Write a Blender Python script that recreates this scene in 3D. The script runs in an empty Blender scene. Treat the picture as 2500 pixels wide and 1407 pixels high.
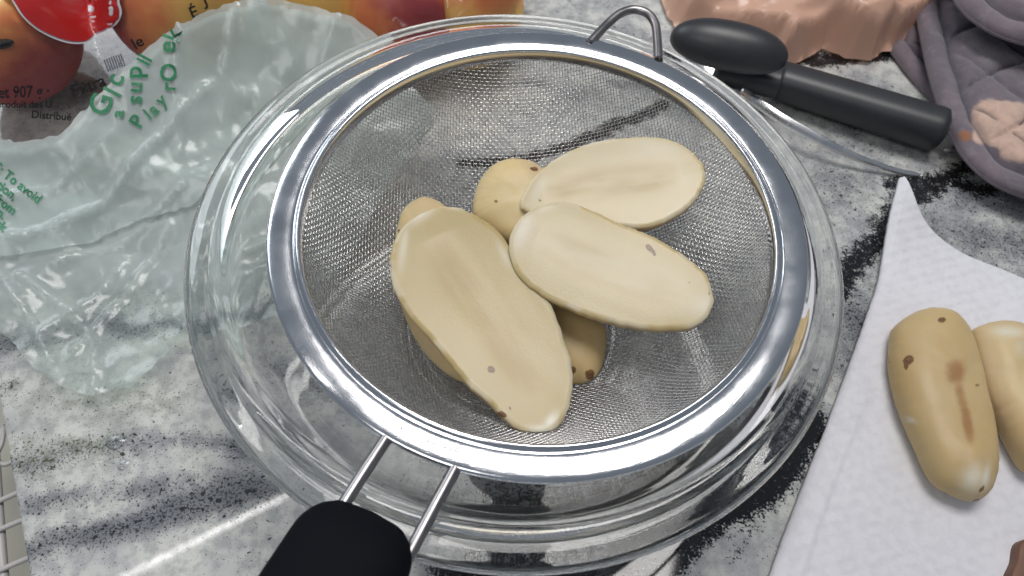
import bpy, math, random
import numpy as np
from mathutils import Vector, Matrix
from mathutils.geometry import delaunay_2d_cdt
R = math.radians
sc = bpy.context.scene
COL = sc.collection

# ------------------------------------------------------------------ camera
H = 0.09                                   # height of the bowl rim above the counter
PIT, ROLL, YAW = 1.04198401, 0.06895459, -0.00500118
CAM = np.array([0.0, -0.16948447, 0.24139087 + H])
_cp, _sp, _cy, _sy = math.cos(PIT), math.sin(PIT), math.cos(YAW), math.sin(YAW)
_f = np.array([_sy * _cp, _cy * _cp, -_sp]); _r = np.array([_cy, -_sy, 0.0]); _u = np.cross(_r, _f)
_c, _s = math.cos(ROLL), math.sin(ROLL)
CR, CU, CF = _c * _r + _s * _u, -_s * _r + _c * _u, _f
FPX = 2500 / 36 * 26
cam = bpy.data.cameras.new('camera'); cam.lens = 26; cam.sensor_width = 36; cam.clip_start = 0.01; cam.clip_end = 50
cam.dof.use_dof = True; cam.dof.focus_distance = 0.30; cam.dof.aperture_fstop = 14.0
co = bpy.data.objects.new('camera', cam); COL.objects.link(co)
M = Matrix(((CR[0], CU[0], -CF[0], CAM[0]), (CR[1], CU[1], -CF[1], CAM[1]), (CR[2], CU[2], -CF[2], CAM[2]), (0, 0, 0, 1)))
co.matrix_world = M
sc.camera = co

def ray(px, py):
    d = CF + CR * ((px - 1250) / FPX) - CU * ((py - 703.5) / FPX)
    return d
def at(px, py, z=0.0):                     # point of the photograph -> point of the place at height z
    d = ray(px, py); return CAM + d * ((z - CAM[2]) / d[2])
def on_plane(px, py, c, n):
    d = ray(px, py); return CAM + d * (np.dot(c - CAM, n) / np.dot(d, n))
def on_heights(px, py, h, z0=0.02, it=14):  # photograph points on a height field h(x, y), all at once
    px = np.asarray(px, float); py = np.asarray(py, float)
    d = CF + CR * ((px - 1250) / FPX)[:, None] - CU * ((py - 703.5) / FPX)[:, None]; z = np.full(len(px), z0)
    for k in range(it + 1):
        P = CAM + d * ((z - CAM[2]) / d[:, 2])[:, None]
        if k < it: z = 0.5 * z + 0.5 * h(P[:, 0], P[:, 1])
    return P
def on_height(px, py, h, z=0.02):
    return on_heights([px], [py], h, z)[0]
def pix(P):
    Q = np.asarray(P) - CAM; z = Q @ CF
    return np.stack([1250 + FPX * (Q @ CR) / z, 703.5 - FPX * (Q @ CU) / z], -1)

# ------------------------------------------------------------------ light
w = bpy.data.worlds.new('World'); sc.world = w; w.use_nodes = True
bg = w.node_tree.nodes['Background']; bg.inputs[0].default_value = (0.74, 0.85, 1.0, 1); bg.inputs[1].default_value = 0.18
def area(name, loc, target, sx, sy, watts, col):
    l = bpy.data.lights.new(name, 'AREA'); l.shape = 'RECTANGLE'; l.size = sx; l.size_y = sy; l.energy = watts; l.color = col
    o = bpy.data.objects.new(name, l); COL.objects.link(o); o.location = loc
    o.rotation_euler = (Vector(target) - Vector(loc)).to_track_quat('-Z', 'Y').to_euler(); return o
area('ceiling_light', (0.10, 0.42, 1.5), (0.03, 0.10, 0), 0.75, 0.55, 13.5, (1.0, 0.97, 0.95))
area('front_fill_light', (-0.55, -0.75, 1.5), (0, 0.1, 0), 0.7, 0.5, 3.8, (1.0, 0.97, 0.95))  # added fill from the front left, not a known lamp of the room
area('rim_reflection_light', (-1.25, 1.05, 1.05), (0, 0.05, 0), 0.9, 0.6, 7, (0.87, 0.94, 1.0))  # cool panel added to give the steel rim a bright reflection; no known window
# the strip lamp under the wall cupboard, mirrored in the polished counter
CM = np.array([CAM[0], CAM[1], -CAM[2]])
def mirror_at(px, py, h):
    p = at(px, py, 0); return CM + (p - CM) * ((h + CAM[2]) / CAM[2])
LA, LB = mirror_at(250, 1435, 0.5), mirror_at(760, 1180, 0.5)
ctr = (LA + LB) / 2; dv = LB - LA; ln = float(np.linalg.norm(dv)) * 1.0
l = bpy.data.lights.new('strip_light', 'AREA'); l.shape = 'RECTANGLE'; l.size = ln; l.size_y = 0.006; l.energy = 0.06; l.color = (1.0, 0.96, 0.94)
o = bpy.data.objects.new('strip_light', l); COL.objects.link(o); o.location = ctr
o.rotation_euler = (0, 0, math.atan2(dv[1], dv[0]))
sc.view_settings.view_transform = 'Standard'; sc.view_settings.look = 'None'; sc.view_settings.gamma = 1
sc.view_settings.exposure = 0.27
cy = sc.cycles
cy.max_bounces = 24; cy.transmission_bounces = 16; cy.transparent_max_bounces = 24; cy.glossy_bounces = 8; cy.diffuse_bounces = 4
cy.sample_clamp_indirect = 6; cy.use_denoising = True; cy.blur_glossy = 0.5

# ------------------------------------------------------------------ numeric helpers
def _hash(ix, iy, seed):
    n = (ix.astype(np.int64) * 374761393 + iy.astype(np.int64) * 668265263 + seed * 1442695041) & 0x7fffffff
    n = ((n ^ (n >> 13)) * 1274126177) & 0x7fffffff
    return ((n ^ (n >> 16)) & 0xffff) / 65535.0
def vnoise(x, y, seed=0):
    x = np.asarray(x, float); y = np.asarray(y, float)
    ix = np.floor(x); iy = np.floor(y); fx = x - ix; fy = y - iy
    fx = fx * fx * fx * (fx * (fx * 6 - 15) + 10); fy = fy * fy * fy * (fy * (fy * 6 - 15) + 10)
    a = _hash(ix, iy, seed); b = _hash(ix + 1, iy, seed); c = _hash(ix, iy + 1, seed); d = _hash(ix + 1, iy + 1, seed)
    return (a * (1 - fx) + b * fx) * (1 - fy) + (c * (1 - fx) + d * fx) * fy
def fbm(x, y, seed=0, oct=4, gain=0.5):
    t = 0; a = 1; s = 0
    for k in range(oct):
        t = t + a * vnoise(np.asarray(x) * 2 ** k + 17.3 * k, np.asarray(y) * 2 ** k - 9.1 * k, seed + k); s += a; a *= gain
    return t / s                            # 0..1
def sstep(a, b, x):
    t = np.clip((x - a) / (b - a), 0, 1); return t * t * (3 - 2 * t)
def crumple(x, y, seed, lam, amp, n=7, warp=0.35):
    """sum of warped triangle folds: flat facets that meet in creases"""
    rng = random.Random(seed); x = np.asarray(x, float); y = np.asarray(y, float); t = 0 * x
    for k in range(n):
        a = rng.uniform(0, math.pi); L = lam * (0.75 ** k) * rng.uniform(0.8, 1.25); A = amp * (0.72 ** k)
        wx = warp * lam * (fbm(x / (lam * 2.2) + 3 * k, y / (lam * 2.2), seed + 31 * k, 2) - 0.5) * 4
        ph = (x * math.cos(a) + y * math.sin(a) + wx) / L + rng.random()
        tri = np.abs(ph - np.floor(ph) - 0.5) * 2
        m = fbm(x / (lam * 1.4) + 50, y / (lam * 1.4) + 9 * k, seed + 7 * k + 1, 2)
        t = t + A * tri * sstep(0.3, 0.62, m)
    return t
def seg_dist(x, y, pts):
    d = np.full(np.shape(x), 1e9)
    for (ax, ay), (bx, by) in zip(pts[:-1], pts[1:]):
        vx, vy = bx - ax, by - ay; L = vx * vx + vy * vy + 1e-12
        t = np.clip(((x - ax) * vx + (y - ay) * vy) / L, 0, 1)
        d = np.minimum(d, np.hypot(x - ax - t * vx, y - ay - t * vy))
    return d
def crom(pts, n, closed=False):            # Catmull-Rom through pts
    P = [np.array(p, float) for p in pts]; m = len(P); out = []
    segs = m if closed else m - 1
    for i in range(segs):
        if closed: p0, p1, p2, p3 = P[(i - 1) % m], P[i], P[(i + 1) % m], P[(i + 2) % m]
        else: p0, p1, p2, p3 = P[max(i - 1, 0)], P[i], P[i + 1], P[min(i + 2, m - 1)]
        for k in range(n):
            t = k / n
            out.append(0.5 * ((2 * p1) + (p2 - p0) * t + (2 * p0 - 5 * p1 + 4 * p2 - p3) * t * t + (3 * p1 - p0 - 3 * p2 + p3) * t ** 3))
    if not closed: out.append(P[-1])
    return np.array(out)
def resample(C, n, closed=True):
    C = np.asarray(C, float)
    if closed: C = np.vstack([C, C[:1]])
    L = np.r_[0, np.cumsum(np.linalg.norm(np.diff(C, axis=0), axis=1))]
    t = np.linspace(0, L[-1], n + 1)[:-1] if closed else np.linspace(0, L[-1], n)
    return np.stack([np.interp(t, L, C[:, k]) for k in range(C.shape[1])], -1)

# ------------------------------------------------------------------ mesh helpers
def link(name, me, mat=None, parent=None, smooth=True):
    if mat: me.materials.append(mat)
    if smooth: me.polygons.foreach_set('use_smooth', np.ones(len(me.polygons), bool))
    o = bpy.data.objects.new(name, me); COL.objects.link(o)
    if parent is not None: o.parent = parent; o.matrix_parent_inverse = parent.matrix_world.inverted()
    return o
def from_arrays(name, V, F, attrs=None):
    me = bpy.data.meshes.new(name)
    me.from_pydata([tuple(map(float, v)) for v in V], [], [tuple(map(int, f)) for f in F]); me.update()
    for k, a in (attrs or {}).items():
        at_ = me.attributes.new(k, 'FLOAT', 'POINT'); at_.data.foreach_set('value', np.asarray(a, np.float32))
    return me
def quads_fast(name, V, F4, attrs=None, closed_body=False):   # numpy quads
    me = bpy.data.meshes.new(name); V = np.asarray(V, np.float32); F4 = np.asarray(F4, np.int32)
    me.vertices.add(len(V)); me.vertices.foreach_set('co', V.ravel())
    me.loops.add(F4.size); me.loops.foreach_set('vertex_index', F4.ravel())
    me.polygons.add(len(F4)); me.polygons.foreach_set('loop_start', np.arange(0, F4.size, 4, dtype=np.int32))
    me.polygons.foreach_set('loop_total', np.full(len(F4), 4, np.int32))
    me.update(calc_edges=True); me.validate()
    if closed_body:                          # faces of a closed body look outward
        a, b, c, d = (V[F4[:, k]].astype(float) for k in range(4))
        vol = (np.einsum('ij,ij->i', a, np.cross(b, c)) + np.einsum('ij,ij->i', a, np.cross(c, d))).sum()
        if vol < 0: me.flip_normals()
    for k, a in (attrs or {}).items():
        at_ = me.attributes.new(k, 'FLOAT', 'POINT'); at_.data.foreach_set('value', np.asarray(a, np.float32))
    return me
def grid_faces(nu, nv, wrap=False):
    i = np.arange(nu - 1)[:, None]; j = np.arange(nv if wrap else nv - 1)[None]
    j2 = (j + 1) % nv
    return np.stack([i * nv + j, (i + 1) * nv + j, (i + 1) * nv + j2, i * nv + j2], -1).reshape(-1, 4)
def lathe(name, prof, n=192, closed=True):
    prof = np.asarray(prof); th = np.linspace(0, 2 * math.pi, n, endpoint=False)
    V = np.stack([prof[:, 0, None] * np.cos(th), prof[:, 0, None] * np.sin(th), np.repeat(prof[:, 1, None], n, 1)], -1)
    if closed: V = np.concatenate([V, V[:1]], 0)
    m = len(V); F = grid_faces(m, n, True); V = V.reshape(-1, 3)
    if closed:
        F = np.where(F >= (m - 1) * n, F - (m - 1) * n, F); V = V[:(m - 1) * n]
    return quads_fast(name, V, F, None, True)
def tube(name, pts, rad, sides=14, caps=True):
    P = np.asarray(pts, float); n = len(P); rad = np.broadcast_to(np.asarray(rad, float), (n,))
    T = np.gradient(P, axis=0); T /= np.linalg.norm(T, axis=1)[:, None] + 1e-12
    nrm = np.cross(T[0], [0.1, 0.2, 1.0]); nrm /= np.linalg.norm(nrm); V = []
    for i in range(n):
        nrm = nrm - T[i] * np.dot(nrm, T[i]); nrm /= np.linalg.norm(nrm); b = np.cross(T[i], nrm)
        for k in range(sides):
            a = 2 * math.pi * k / sides; V.append(P[i] + rad[i] * (math.cos(a) * nrm + math.sin(a) * b))
    F = [tuple(f) for f in grid_faces(n, sides, True)]
    if caps: F += [tuple(range(sides))[::-1], tuple((n - 1) * sides + k for k in range(sides))]
    return from_arrays(name, V, F)
def tag(o, label=None, cat=None, group=None, kind=None):
    if label: o['label'] = label
    if cat: o['category'] = cat
    if group: o['group'] = group
    if kind: o['kind'] = kind
    return o
def empty(name, loc, label, cat, group=None):
    o = bpy.data.objects.new(name, None); COL.objects.link(o); o.location = tuple(map(float, loc)); o.empty_display_size = 0.02
    bpy.context.view_layer.update(); return tag(o, label, cat, group)

# ------------------------------------------------------------------ material helpers
class NT:
    def __init__(s, name):
        s.m = bpy.data.materials.new(name); s.m.use_nodes = True; s.t = s.m.node_tree; s.t.nodes.clear()
        s.out = s.t.nodes.new('ShaderNodeOutputMaterial')
    def n(s, typ, ins=None, **kw):
        nd = s.t.nodes.new('ShaderNode' + typ)
        for k, v in kw.items(): setattr(nd, k, v)
        for k, v in (ins or {}).items(): s.put(nd.inputs[k], v)
        return nd
    def put(s, sock, v):
        if hasattr(v, 'is_output') or isinstance(v, bpy.types.NodeSocket): s.t.links.new(v, sock)
        elif isinstance(v, (tuple, list)) and len(v) == 3 and sock.type == 'RGBA': sock.default_value = (*v, 1)
        else: sock.default_value = v
    def surf(s, v): s.t.links.new(v, s.out.inputs['Surface']); return s.m
    def pos(s): return s.n('TexCoord').outputs['Object']
    def attr(s, name): return s.n('Attribute', attribute_name=name).outputs['Fac']
    def noise(s, scale, detail=4, rough=0.5, vec=None, dist=0.0):
        return s.n('TexNoise', {'Scale': scale, 'Detail': detail, 'Roughness': rough, 'Distortion': dist, 'Vector': vec or s.pos()}).outputs['Fac']
    def math(s, op, a, b=0.5, clamp=False):
        nd = s.n('Math', operation=op, use_clamp=clamp); s.put(nd.inputs[0], a); s.put(nd.inputs[1], b); return nd.outputs[0]
    def ramp(s, v, lo, hi, a=0.0, b=1.0):
        return s.n('MapRange', {'Value': v, 'From Min': lo, 'From Max': hi, 'To Min': a, 'To Max': b}, interpolation_type='SMOOTHSTEP').outputs[0]
    def mix(s, f, a, b):
        nd = s.n('Mix', data_type='RGBA'); s.put(nd.inputs[0], f); s.put(nd.inputs[6], a); s.put(nd.inputs[7], b); return nd.outputs[2]
    def bump(s, h, strength=0.3, dist=0.001, nrm=None):
        nd = s.n('Bump', {'Height': h, 'Strength': strength, 'Distance': dist})
        if nrm is not None: s.put(nd.inputs['Normal'], nrm)
        return nd.outputs[0]
    def bsdf(s, **kw):
        nd = s.n('BsdfPrincipled')
        for k, v in kw.items(): s.put(nd.inputs[k.replace('_', ' ')], v)
        return nd.outputs[0]
    def mixs(s, f, a, b):
        nd = s.n('MixShader'); s.put(nd.inputs[0], f); s.put(nd.inputs[1], a); s.put(nd.inputs[2], b); return nd.outputs[0]

def mat_granite():
    t = NT('granite'); v = t.attr('vein'); g = t.attr('green'); blk = t.attr('black')
    n1 = t.noise(420, 3, 0.6); n2 = t.noise(900, 2, 0.6); n3 = t.noise(140, 4, 0.6); n4 = t.noise(35, 3)
    n5 = t.noise(1500, 2, 0.6); n6 = t.noise(240, 4, 0.65)
    base = t.mix(t.ramp(n4, 0.35, 0.7), (0.57, 0.575, 0.54), (0.41, 0.415, 0.42))
    base = t.mix(t.ramp(n3, 0.42, 0.62, 0, 0.60), base, (0.28, 0.287, 0.295))
    base = t.mix(t.ramp(n2, 0.50, 0.62, 0, 0.30), base, (0.58, 0.58, 0.56))
    base = t.mix(t.math('MULTIPLY', g, t.ramp(n3, 0.35, 0.65, 0, 0.45), True), base, (0.36, 0.39, 0.27))
    vv = t.math('ADD', v, t.math('MULTIPLY', t.math('SUBTRACT', n6, 0.5), 0.8), True)
    base = t.mix(t.ramp(vv, 0.08, 0.95, 0, 0.80), base, (0.105, 0.115, 0.135))
    # dark grains: more of them where a vein runs
    thr = t.math('SUBTRACT', t.math('SUBTRACT', 0.65, t.math('MULTIPLY', v, 0.12)), t.math('MULTIPLY', g, 0.05))
    d1 = t.math('SUBTRACT', n1, t.math('ADD', thr, 0.03)); d2 = t.math('SUBTRACT', n2, thr)
    sp = t.math('MAXIMUM', t.ramp(d1, -0.02, 0.04), t.ramp(d2, -0.02, 0.035, 0, 0.75))
    sp = t.math('MULTIPLY', sp, t.ramp(t.math('ADD', n4, t.math('MULTIPLY', v, 0.4)), 0.30, 0.58, 0.5, 1.0))
    dark = t.mix(t.math('MULTIPLY', g, 1.0, True), (0.030, 0.033, 0.038), (0.075, 0.09, 0.045))
    c = t.mix(sp, base, dark)
    bb = t.math('ADD', blk, t.math('ADD', t.math('MULTIPLY', t.math('SUBTRACT', n6, 0.5), 1.1), t.math('MULTIPLY', t.math('SUBTRACT', n2, 0.5), 1.2)))
    c = t.mix(t.ramp(bb, 0.38, 0.66), c, t.mix(t.ramp(n1, 0.60, 0.72), (0.012, 0.012, 0.014), (0.11, 0.115, 0.125)))
    return t.surf(t.bsdf(Base_Color=c, Roughness=t.ramp(n3, 0.3, 0.8, 0.03, 0.06), Specular_IOR_Level=0.5,
                         Normal=t.bump(n5, 0.012, 0.0002)))
def mat_glass():
    t = NT('clear_glass')
    nrm = t.bump(t.noise(70, 2, 0.5), 0.045, 0.0006)
    return t.surf(t.bsdf(Base_Color=(0.985, 0.995, 0.99), Roughness=0.0, IOR=1.47, Transmission_Weight=1.0, Normal=nrm))
def mat_steel(name, col=(0.62, 0.63, 0.66), rough=0.2, brushed=False):
    t = NT(name); r = t.ramp(t.noise(90, 4), 0.3, 0.7, rough * 0.8, rough * 1.25); nrm = None
    kw = {}
    if brushed:                              # fine concentric polishing lines round the rim
        p = t.n('SeparateXYZ', {0: t.pos()}); rr = t.math('SQRT', t.math('ADD', t.math('MULTIPLY', p.outputs[0], p.outputs[0]), t.math('MULTIPLY', p.outputs[1], p.outputs[1])))
        ang = t.math('ARCTAN2', p.outputs[1], p.outputs[0])
        vec = t.n('CombineXYZ', {0: t.math('MULTIPLY', rr, 2600), 1: t.math('MULTIPLY', ang, 14), 2: p.outputs[2]}).outputs[0]
        kw['Normal'] = t.bump(t.noise(1.0, 3, 0.6, vec), 0.10, 0.00025)
    return t.surf(t.bsdf(Base_Color=col, Metallic=1.0, Roughness=r, **kw))
def mat_potato():
    t = NT('boiled_potato'); skin = t.attr('skin'); st = t.attr('stain'); core = t.attr('core'); pale = t.attr('pale'); tone = t.attr('tone'); sme = t.attr('smear')
    n1 = t.noise(20, 2); n2 = t.noise(260, 4, 0.6); n3 = t.noise(900, 3)
    amb = t.attr('amber')
    cut = t.mix(amb, t.mix(t.ramp(tone, 0.2, 0.8), (0.55, 0.485, 0.34), (0.525, 0.445, 0.275)), t.mix(t.ramp(tone, 0.2, 0.8), (0.43, 0.345, 0.170), (0.41, 0.32, 0.135)))
    cut = t.mix(t.ramp(n1, 0.40, 0.75, 0, 0.3), cut, (0.53, 0.455, 0.30))
    cut = t.mix(t.math('MULTIPLY', core, 0.85), cut, (0.36, 0.25, 0.095))
    sk = t.mix(amb, t.mix(t.ramp(n1, 0.3, 0.7), (0.63, 0.52, 0.30), (0.60, 0.46, 0.22)), t.mix(t.ramp(n1, 0.3, 0.7), (0.53, 0.41, 0.22), (0.49, 0.355, 0.17)))
    sk = t.mix(t.ramp(tone, 0.55, 0.85, 0, 0.5), sk, (0.54, 0.40, 0.28))
    sk = t.mix(t.ramp(n2, 0.6, 0.75, 0, 0.30), sk, (0.58, 0.48, 0.31))
    c = t.mix(skin, cut, sk)
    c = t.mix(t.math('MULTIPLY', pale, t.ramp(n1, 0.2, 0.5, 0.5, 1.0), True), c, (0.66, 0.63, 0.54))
    sb = t.math('ADD', sme, t.math('MULTIPLY', t.math('SUBTRACT', n2, 0.5), 0.5))
    c = t.mix(t.ramp(sb, 0.12, 0.95, 0, 0.9), c, (0.34, 0.18, 0.068))
    sm = t.math('ADD', st, t.math('MULTIPLY', t.math('SUBTRACT', n2, 0.5), 0.9))
    c = t.mix(t.ramp(sm, 0.36, 0.60, 0, 0.9), c, t.mix(t.ramp(n3, 0.4, 0.6), (0.20, 0.085, 0.025), (0.09, 0.035, 0.015)))
    h = t.math('ADD', t.math('MULTIPLY', t.noise(2400, 2), 0.3), t.math('MULTIPLY', n3, 0.5))
    return t.surf(t.bsdf(Base_Color=c, Roughness=t.math('ADD', t.math('MULTIPLY', skin, 0.16), t.ramp(n1, 0.3, 0.7, 0.28, 0.34)), Subsurface_Weight=1.0, Subsurface_Radius=(1.0, 0.70, 0.36),
                         Subsurface_Scale=0.0045, Specular_IOR_Level=0.4, Normal=t.bump(h, 0.16, 0.0005)))
def mat_film(name, col, tint, op_attr=True, op=0.5, gloss=0.18, crinkle=60, bump_s=0.5, refl=1.0, trl=0.4):
    t = NT(name); p = t.pos()
    wv = t.n('TexNoise', {'Scale': crinkle * 0.3, 'Detail': 2, 'Vector': p}).outputs['Color']
    wp = t.n('VectorMath', {0: p, 1: t.n('VectorMath', {0: wv, 3: 0.9 / crinkle}, operation='SCALE').outputs[0]}, operation='ADD').outputs[0]
    st = t.n('Mapping', {'Vector': wp, 'Rotation': (0, 0, 0.6), 'Scale': (1.0, 0.38, 1.0)}).outputs[0]
    v1 = t.n('TexVoronoi', {'Vector': st, 'Scale': crinkle}, feature='F1').outputs['Distance']
    v2 = t.n('TexVoronoi', {'Vector': wp, 'Scale': crinkle * 2.3}, feature='F1').outputs['Distance']
    msk = t.ramp(t.n('TexNoise', {'Vector': p, 'Scale': crinkle * 0.16, 'Detail': 3}).outputs['Fac'], 0.42, 0.62, 0.06, 1.0)
    nz = t.n('TexNoise', {'Vector': st, 'Scale': crinkle * 0.35, 'Detail': 2, 'Distortion': 0.6}).outputs['Fac']
    rid = t.math('POWER', t.math('SUBTRACT', 1.0, t.math('ABSOLUTE', t.math('SUBTRACT', t.math('MULTIPLY', nz, 2.0), 1.0))), 14.0)
    nrm = t.bump(t.math('ADD', t.math('MULTIPLY', t.math('ADD', v1, t.math('MULTIPLY', v2, 0.35)), msk), t.math('MULTIPLY', rid, 0.22)), bump_s, 0.004)
    tr = t.n('BsdfTransparent', {0: tint}).outputs[0]
    df = t.n('BsdfDiffuse', {0: col, 'Normal': nrm}).outputs[0]; tl = t.n('BsdfTranslucent', {0: col, 'Normal': nrm}).outputs[0]
    body = t.mixs(trl, df, tl)
    f = t.attr('opacity') if op_attr else op
    s = t.mixs(f, tr, body)
    fr = t.n('Fresnel', {0: 1.5, 'Normal': nrm}).outputs[0]
    gl = t.n('BsdfGlossy', {0: (1, 1, 1), 'Roughness': gloss, 'Normal': nrm}).outputs[0]
    return t.surf(t.mixs(t.math('MULTIPLY', fr, refl, True), s, gl))
def mat_plain(name, col, rough=0.5, spec=0.5, bump=None, col2=None, nscale=60, **kw):
    t = NT(name); c = col
    if col2: c = t.mix(t.ramp(t.noise(nscale, 4), 0.35, 0.65), col, col2)
    if bump: kw['Normal'] = t.bump(t.noise(bump[0], 3, 0.6), bump[1], 0.0006)
    return t.surf(t.bsdf(Base_Color=c, Roughness=rough, Specular_IOR_Level=spec, **kw))
def mat_towel():
    t = NT('paper_towel'); p = t.n('SeparateXYZ', {0: t.pos()})
    # embossed rows of tiny dashes
    u = t.n('CombineXYZ', {0: t.math('ADD', t.math('MULTIPLY', p.outputs[0], 0.94), t.math('MULTIPLY', p.outputs[1], 0.34)),
                           1: t.math('ADD', t.math('MULTIPLY', p.outputs[0], -0.34), t.math('MULTIPLY', p.outputs[1], 0.94)), 2: 0.0}).outputs[0]
    wv = t.n('TexWave', {'Vector': u, 'Scale': 62.0, 'Distortion': 1.2, 'Detail': 2.0, 'Detail Scale': 3.0}, wave_type='BANDS', bands_direction='Y').outputs['Fac']
    wx = t.n('TexWave', {'Vector': u, 'Scale': 80.0, 'Distortion': 2.0, 'Detail': 2.0, 'Detail Scale': 4.0}, wave_type='BANDS', bands_direction='X').outputs['Fac']
    n1 = t.noise(1400, 3, 0.7); n2 = t.noise(220, 4)
    h = t.math('ADD', t.math('MULTIPLY', t.math('MULTIPLY', wv, t.ramp(wx, 0.0, 0.7, 0.5, 1)), t.ramp(n2, 0.3, 0.6, 0.4, 1)), t.math('MULTIPLY', n1, 0.8))
    c = t.mix(t.ramp(n2, 0.35, 0.7), (0.67, 0.665, 0.70), (0.62, 0.615, 0.65))
    c = t.mix(t.math('MULTIPLY', t.attr('warm_tone'), 0.5), c, (0.60, 0.585, 0.55))  # slightly darker, warmer paper tone inside the mask
    return t.surf(t.bsdf(Base_Color=c, Roughness=0.95, Specular_IOR_Level=0.1, Normal=t.bump(h, 0.38, 0.0006)))
def mat_mitt():
    t = NT('grey_quilted_cloth'); n1 = t.noise(30, 5, 0.6); n2 = t.noise(1500, 2); n3 = t.noise(160, 4, 0.6)
    c = t.mix(t.ramp(n1, 0.3, 0.7), (0.125, 0.107, 0.130), (0.185, 0.150, 0.170))
    c = t.mix(t.ramp(n3, 0.5, 0.75, 0, 0.4), c, (0.27, 0.24, 0.26))
    fm = t.math('ADD', t.attr('fade'), t.math('MULTIPLY', t.math('SUBTRACT', t.noise(70, 5, 0.6), 0.5), 0.9))
    c = t.mix(t.ramp(fm, 0.40, 0.62), c, t.mix(t.ramp(n3, 0.3, 0.7), (0.56, 0.40, 0.32), (0.46, 0.32, 0.26)))
    rm = t.math('ADD', t.attr('rust'), t.math('MULTIPLY', t.math('SUBTRACT', n3, 0.5), 0.6))
    c = t.mix(t.ramp(rm, 0.3, 0.8, 0, 0.75), c, (0.30, 0.12, 0.045))
    c = t.mix(t.attr('seam'), c, (0.035, 0.035, 0.05))
    return t.surf(t.bsdf(Base_Color=c, Roughness=0.95, Specular_IOR_Level=0.15, Sheen_Weight=0.35, Sheen_Roughness=0.5,
                         Normal=t.bump(t.math('ADD', n2, n3), 0.45, 0.0008)))
def mat_fruit():
    t = NT('peach_skin'); p = t.pos(); n1 = t.noise(22, 3, 0.55, p, 0.8); n2 = t.noise(120, 4, 0.6)
    k = t.math('ADD', t.attr('blush'), t.math('ADD', t.math('MULTIPLY', t.math('SUBTRACT', n1, 0.5), 1.0), t.math('MULTIPLY', t.math('SUBTRACT', n2, 0.5), 0.35)))
    c = t.mix(t.ramp(k, 0.15, 0.55), (0.90, 0.58, 0.15), (0.80, 0.26, 0.08))
    c = t.mix(t.ramp(k, 0.5, 0.95), c, (0.42, 0.045, 0.05))
    return t.surf(t.bsdf(Base_Color=c, Roughness=0.42, Specular_IOR_Level=0.4))

M_GR, M_GL = mat_granite(), mat_glass()
M_RIM, M_MESH, M_ROD = mat_steel('polished_steel', (0.74, 0.75, 0.775), 0.14, True), mat_steel('wire_steel', (0.60, 0.585, 0.575), 0.25), mat_steel('rod_steel', (0.30, 0.285, 0.285), 0.33)
M_POT = mat_potato()
M_RUB = mat_plain('black_rubber', (0.0045, 0.0055, 0.008), 0.7, 0.06, (900, 0.08))
M_OPEN = mat_plain('charcoal_rubber', (0.021, 0.022, 0.026), 0.42, 0.6, (1500, 0.08), (0.026, 0.027, 0.031))
M_CREAM = mat_plain('cream_enamel', (0.44, 0.42, 0.35), 0.4, 0.5, None, (0.36, 0.35, 0.29), 12)
M_BROWN = mat_plain('brown_wood', (0.16, 0.075, 0.045), 0.5, 0.4, (200, 0.2), (0.12, 0.055, 0.035))
M_TOW, M_MITT, M_FRU = mat_towel(), mat_mitt(), mat_fruit()
M_GREEN = mat_film('green_film', (0.68, 0.755, 0.735), (0.91, 0.965, 0.945), True, gloss=0.20, crinkle=60, bump_s=0.16, refl=0.7)
M_CLEAR = mat_film('clear_film', (0.70, 0.66, 0.66), (0.99, 0.99, 0.99), False, 0.03, gloss=0.07, crinkle=45, bump_s=0.22, refl=0.8)
M_PEACH = mat_film('peach_film', (0.80, 0.50, 0.37), (0.95, 0.72, 0.58), False, 0.86, gloss=0.28, crinkle=30, bump_s=0.06, refl=0.8, trl=0.25)
M_RED = mat_plain('red_print', (0.40, 0.018, 0.018), 0.25, 0.5)
M_WHITE = mat_plain('white_print', (0.62, 0.62, 0.66), 0.3, 0.5)
M_INK = mat_plain('black_ink', (0.012, 0.012, 0.013), 0.4, 0.4)
M_GINK = mat_plain('green_ink', (0.022, 0.17, 0.075), 0.4, 0.4, None, (0.035, 0.24, 0.11), 400)
M_BAR = mat_plain('grey_ink', (0.13, 0.15, 0.19), 0.4, 0.4)
def mat_water():
    t = NT('water'); fr = t.n('Fresnel', {0: 1.33}).outputs[0]
    return t.surf(t.mixs(fr, t.n('BsdfTransparent', {0: (0.96, 0.97, 0.98)}).outputs[0], t.n('BsdfGlossy', {0: (1, 1, 1), 'Roughness': 0.02}).outputs[0]))
M_WAT = mat_water()

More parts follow.
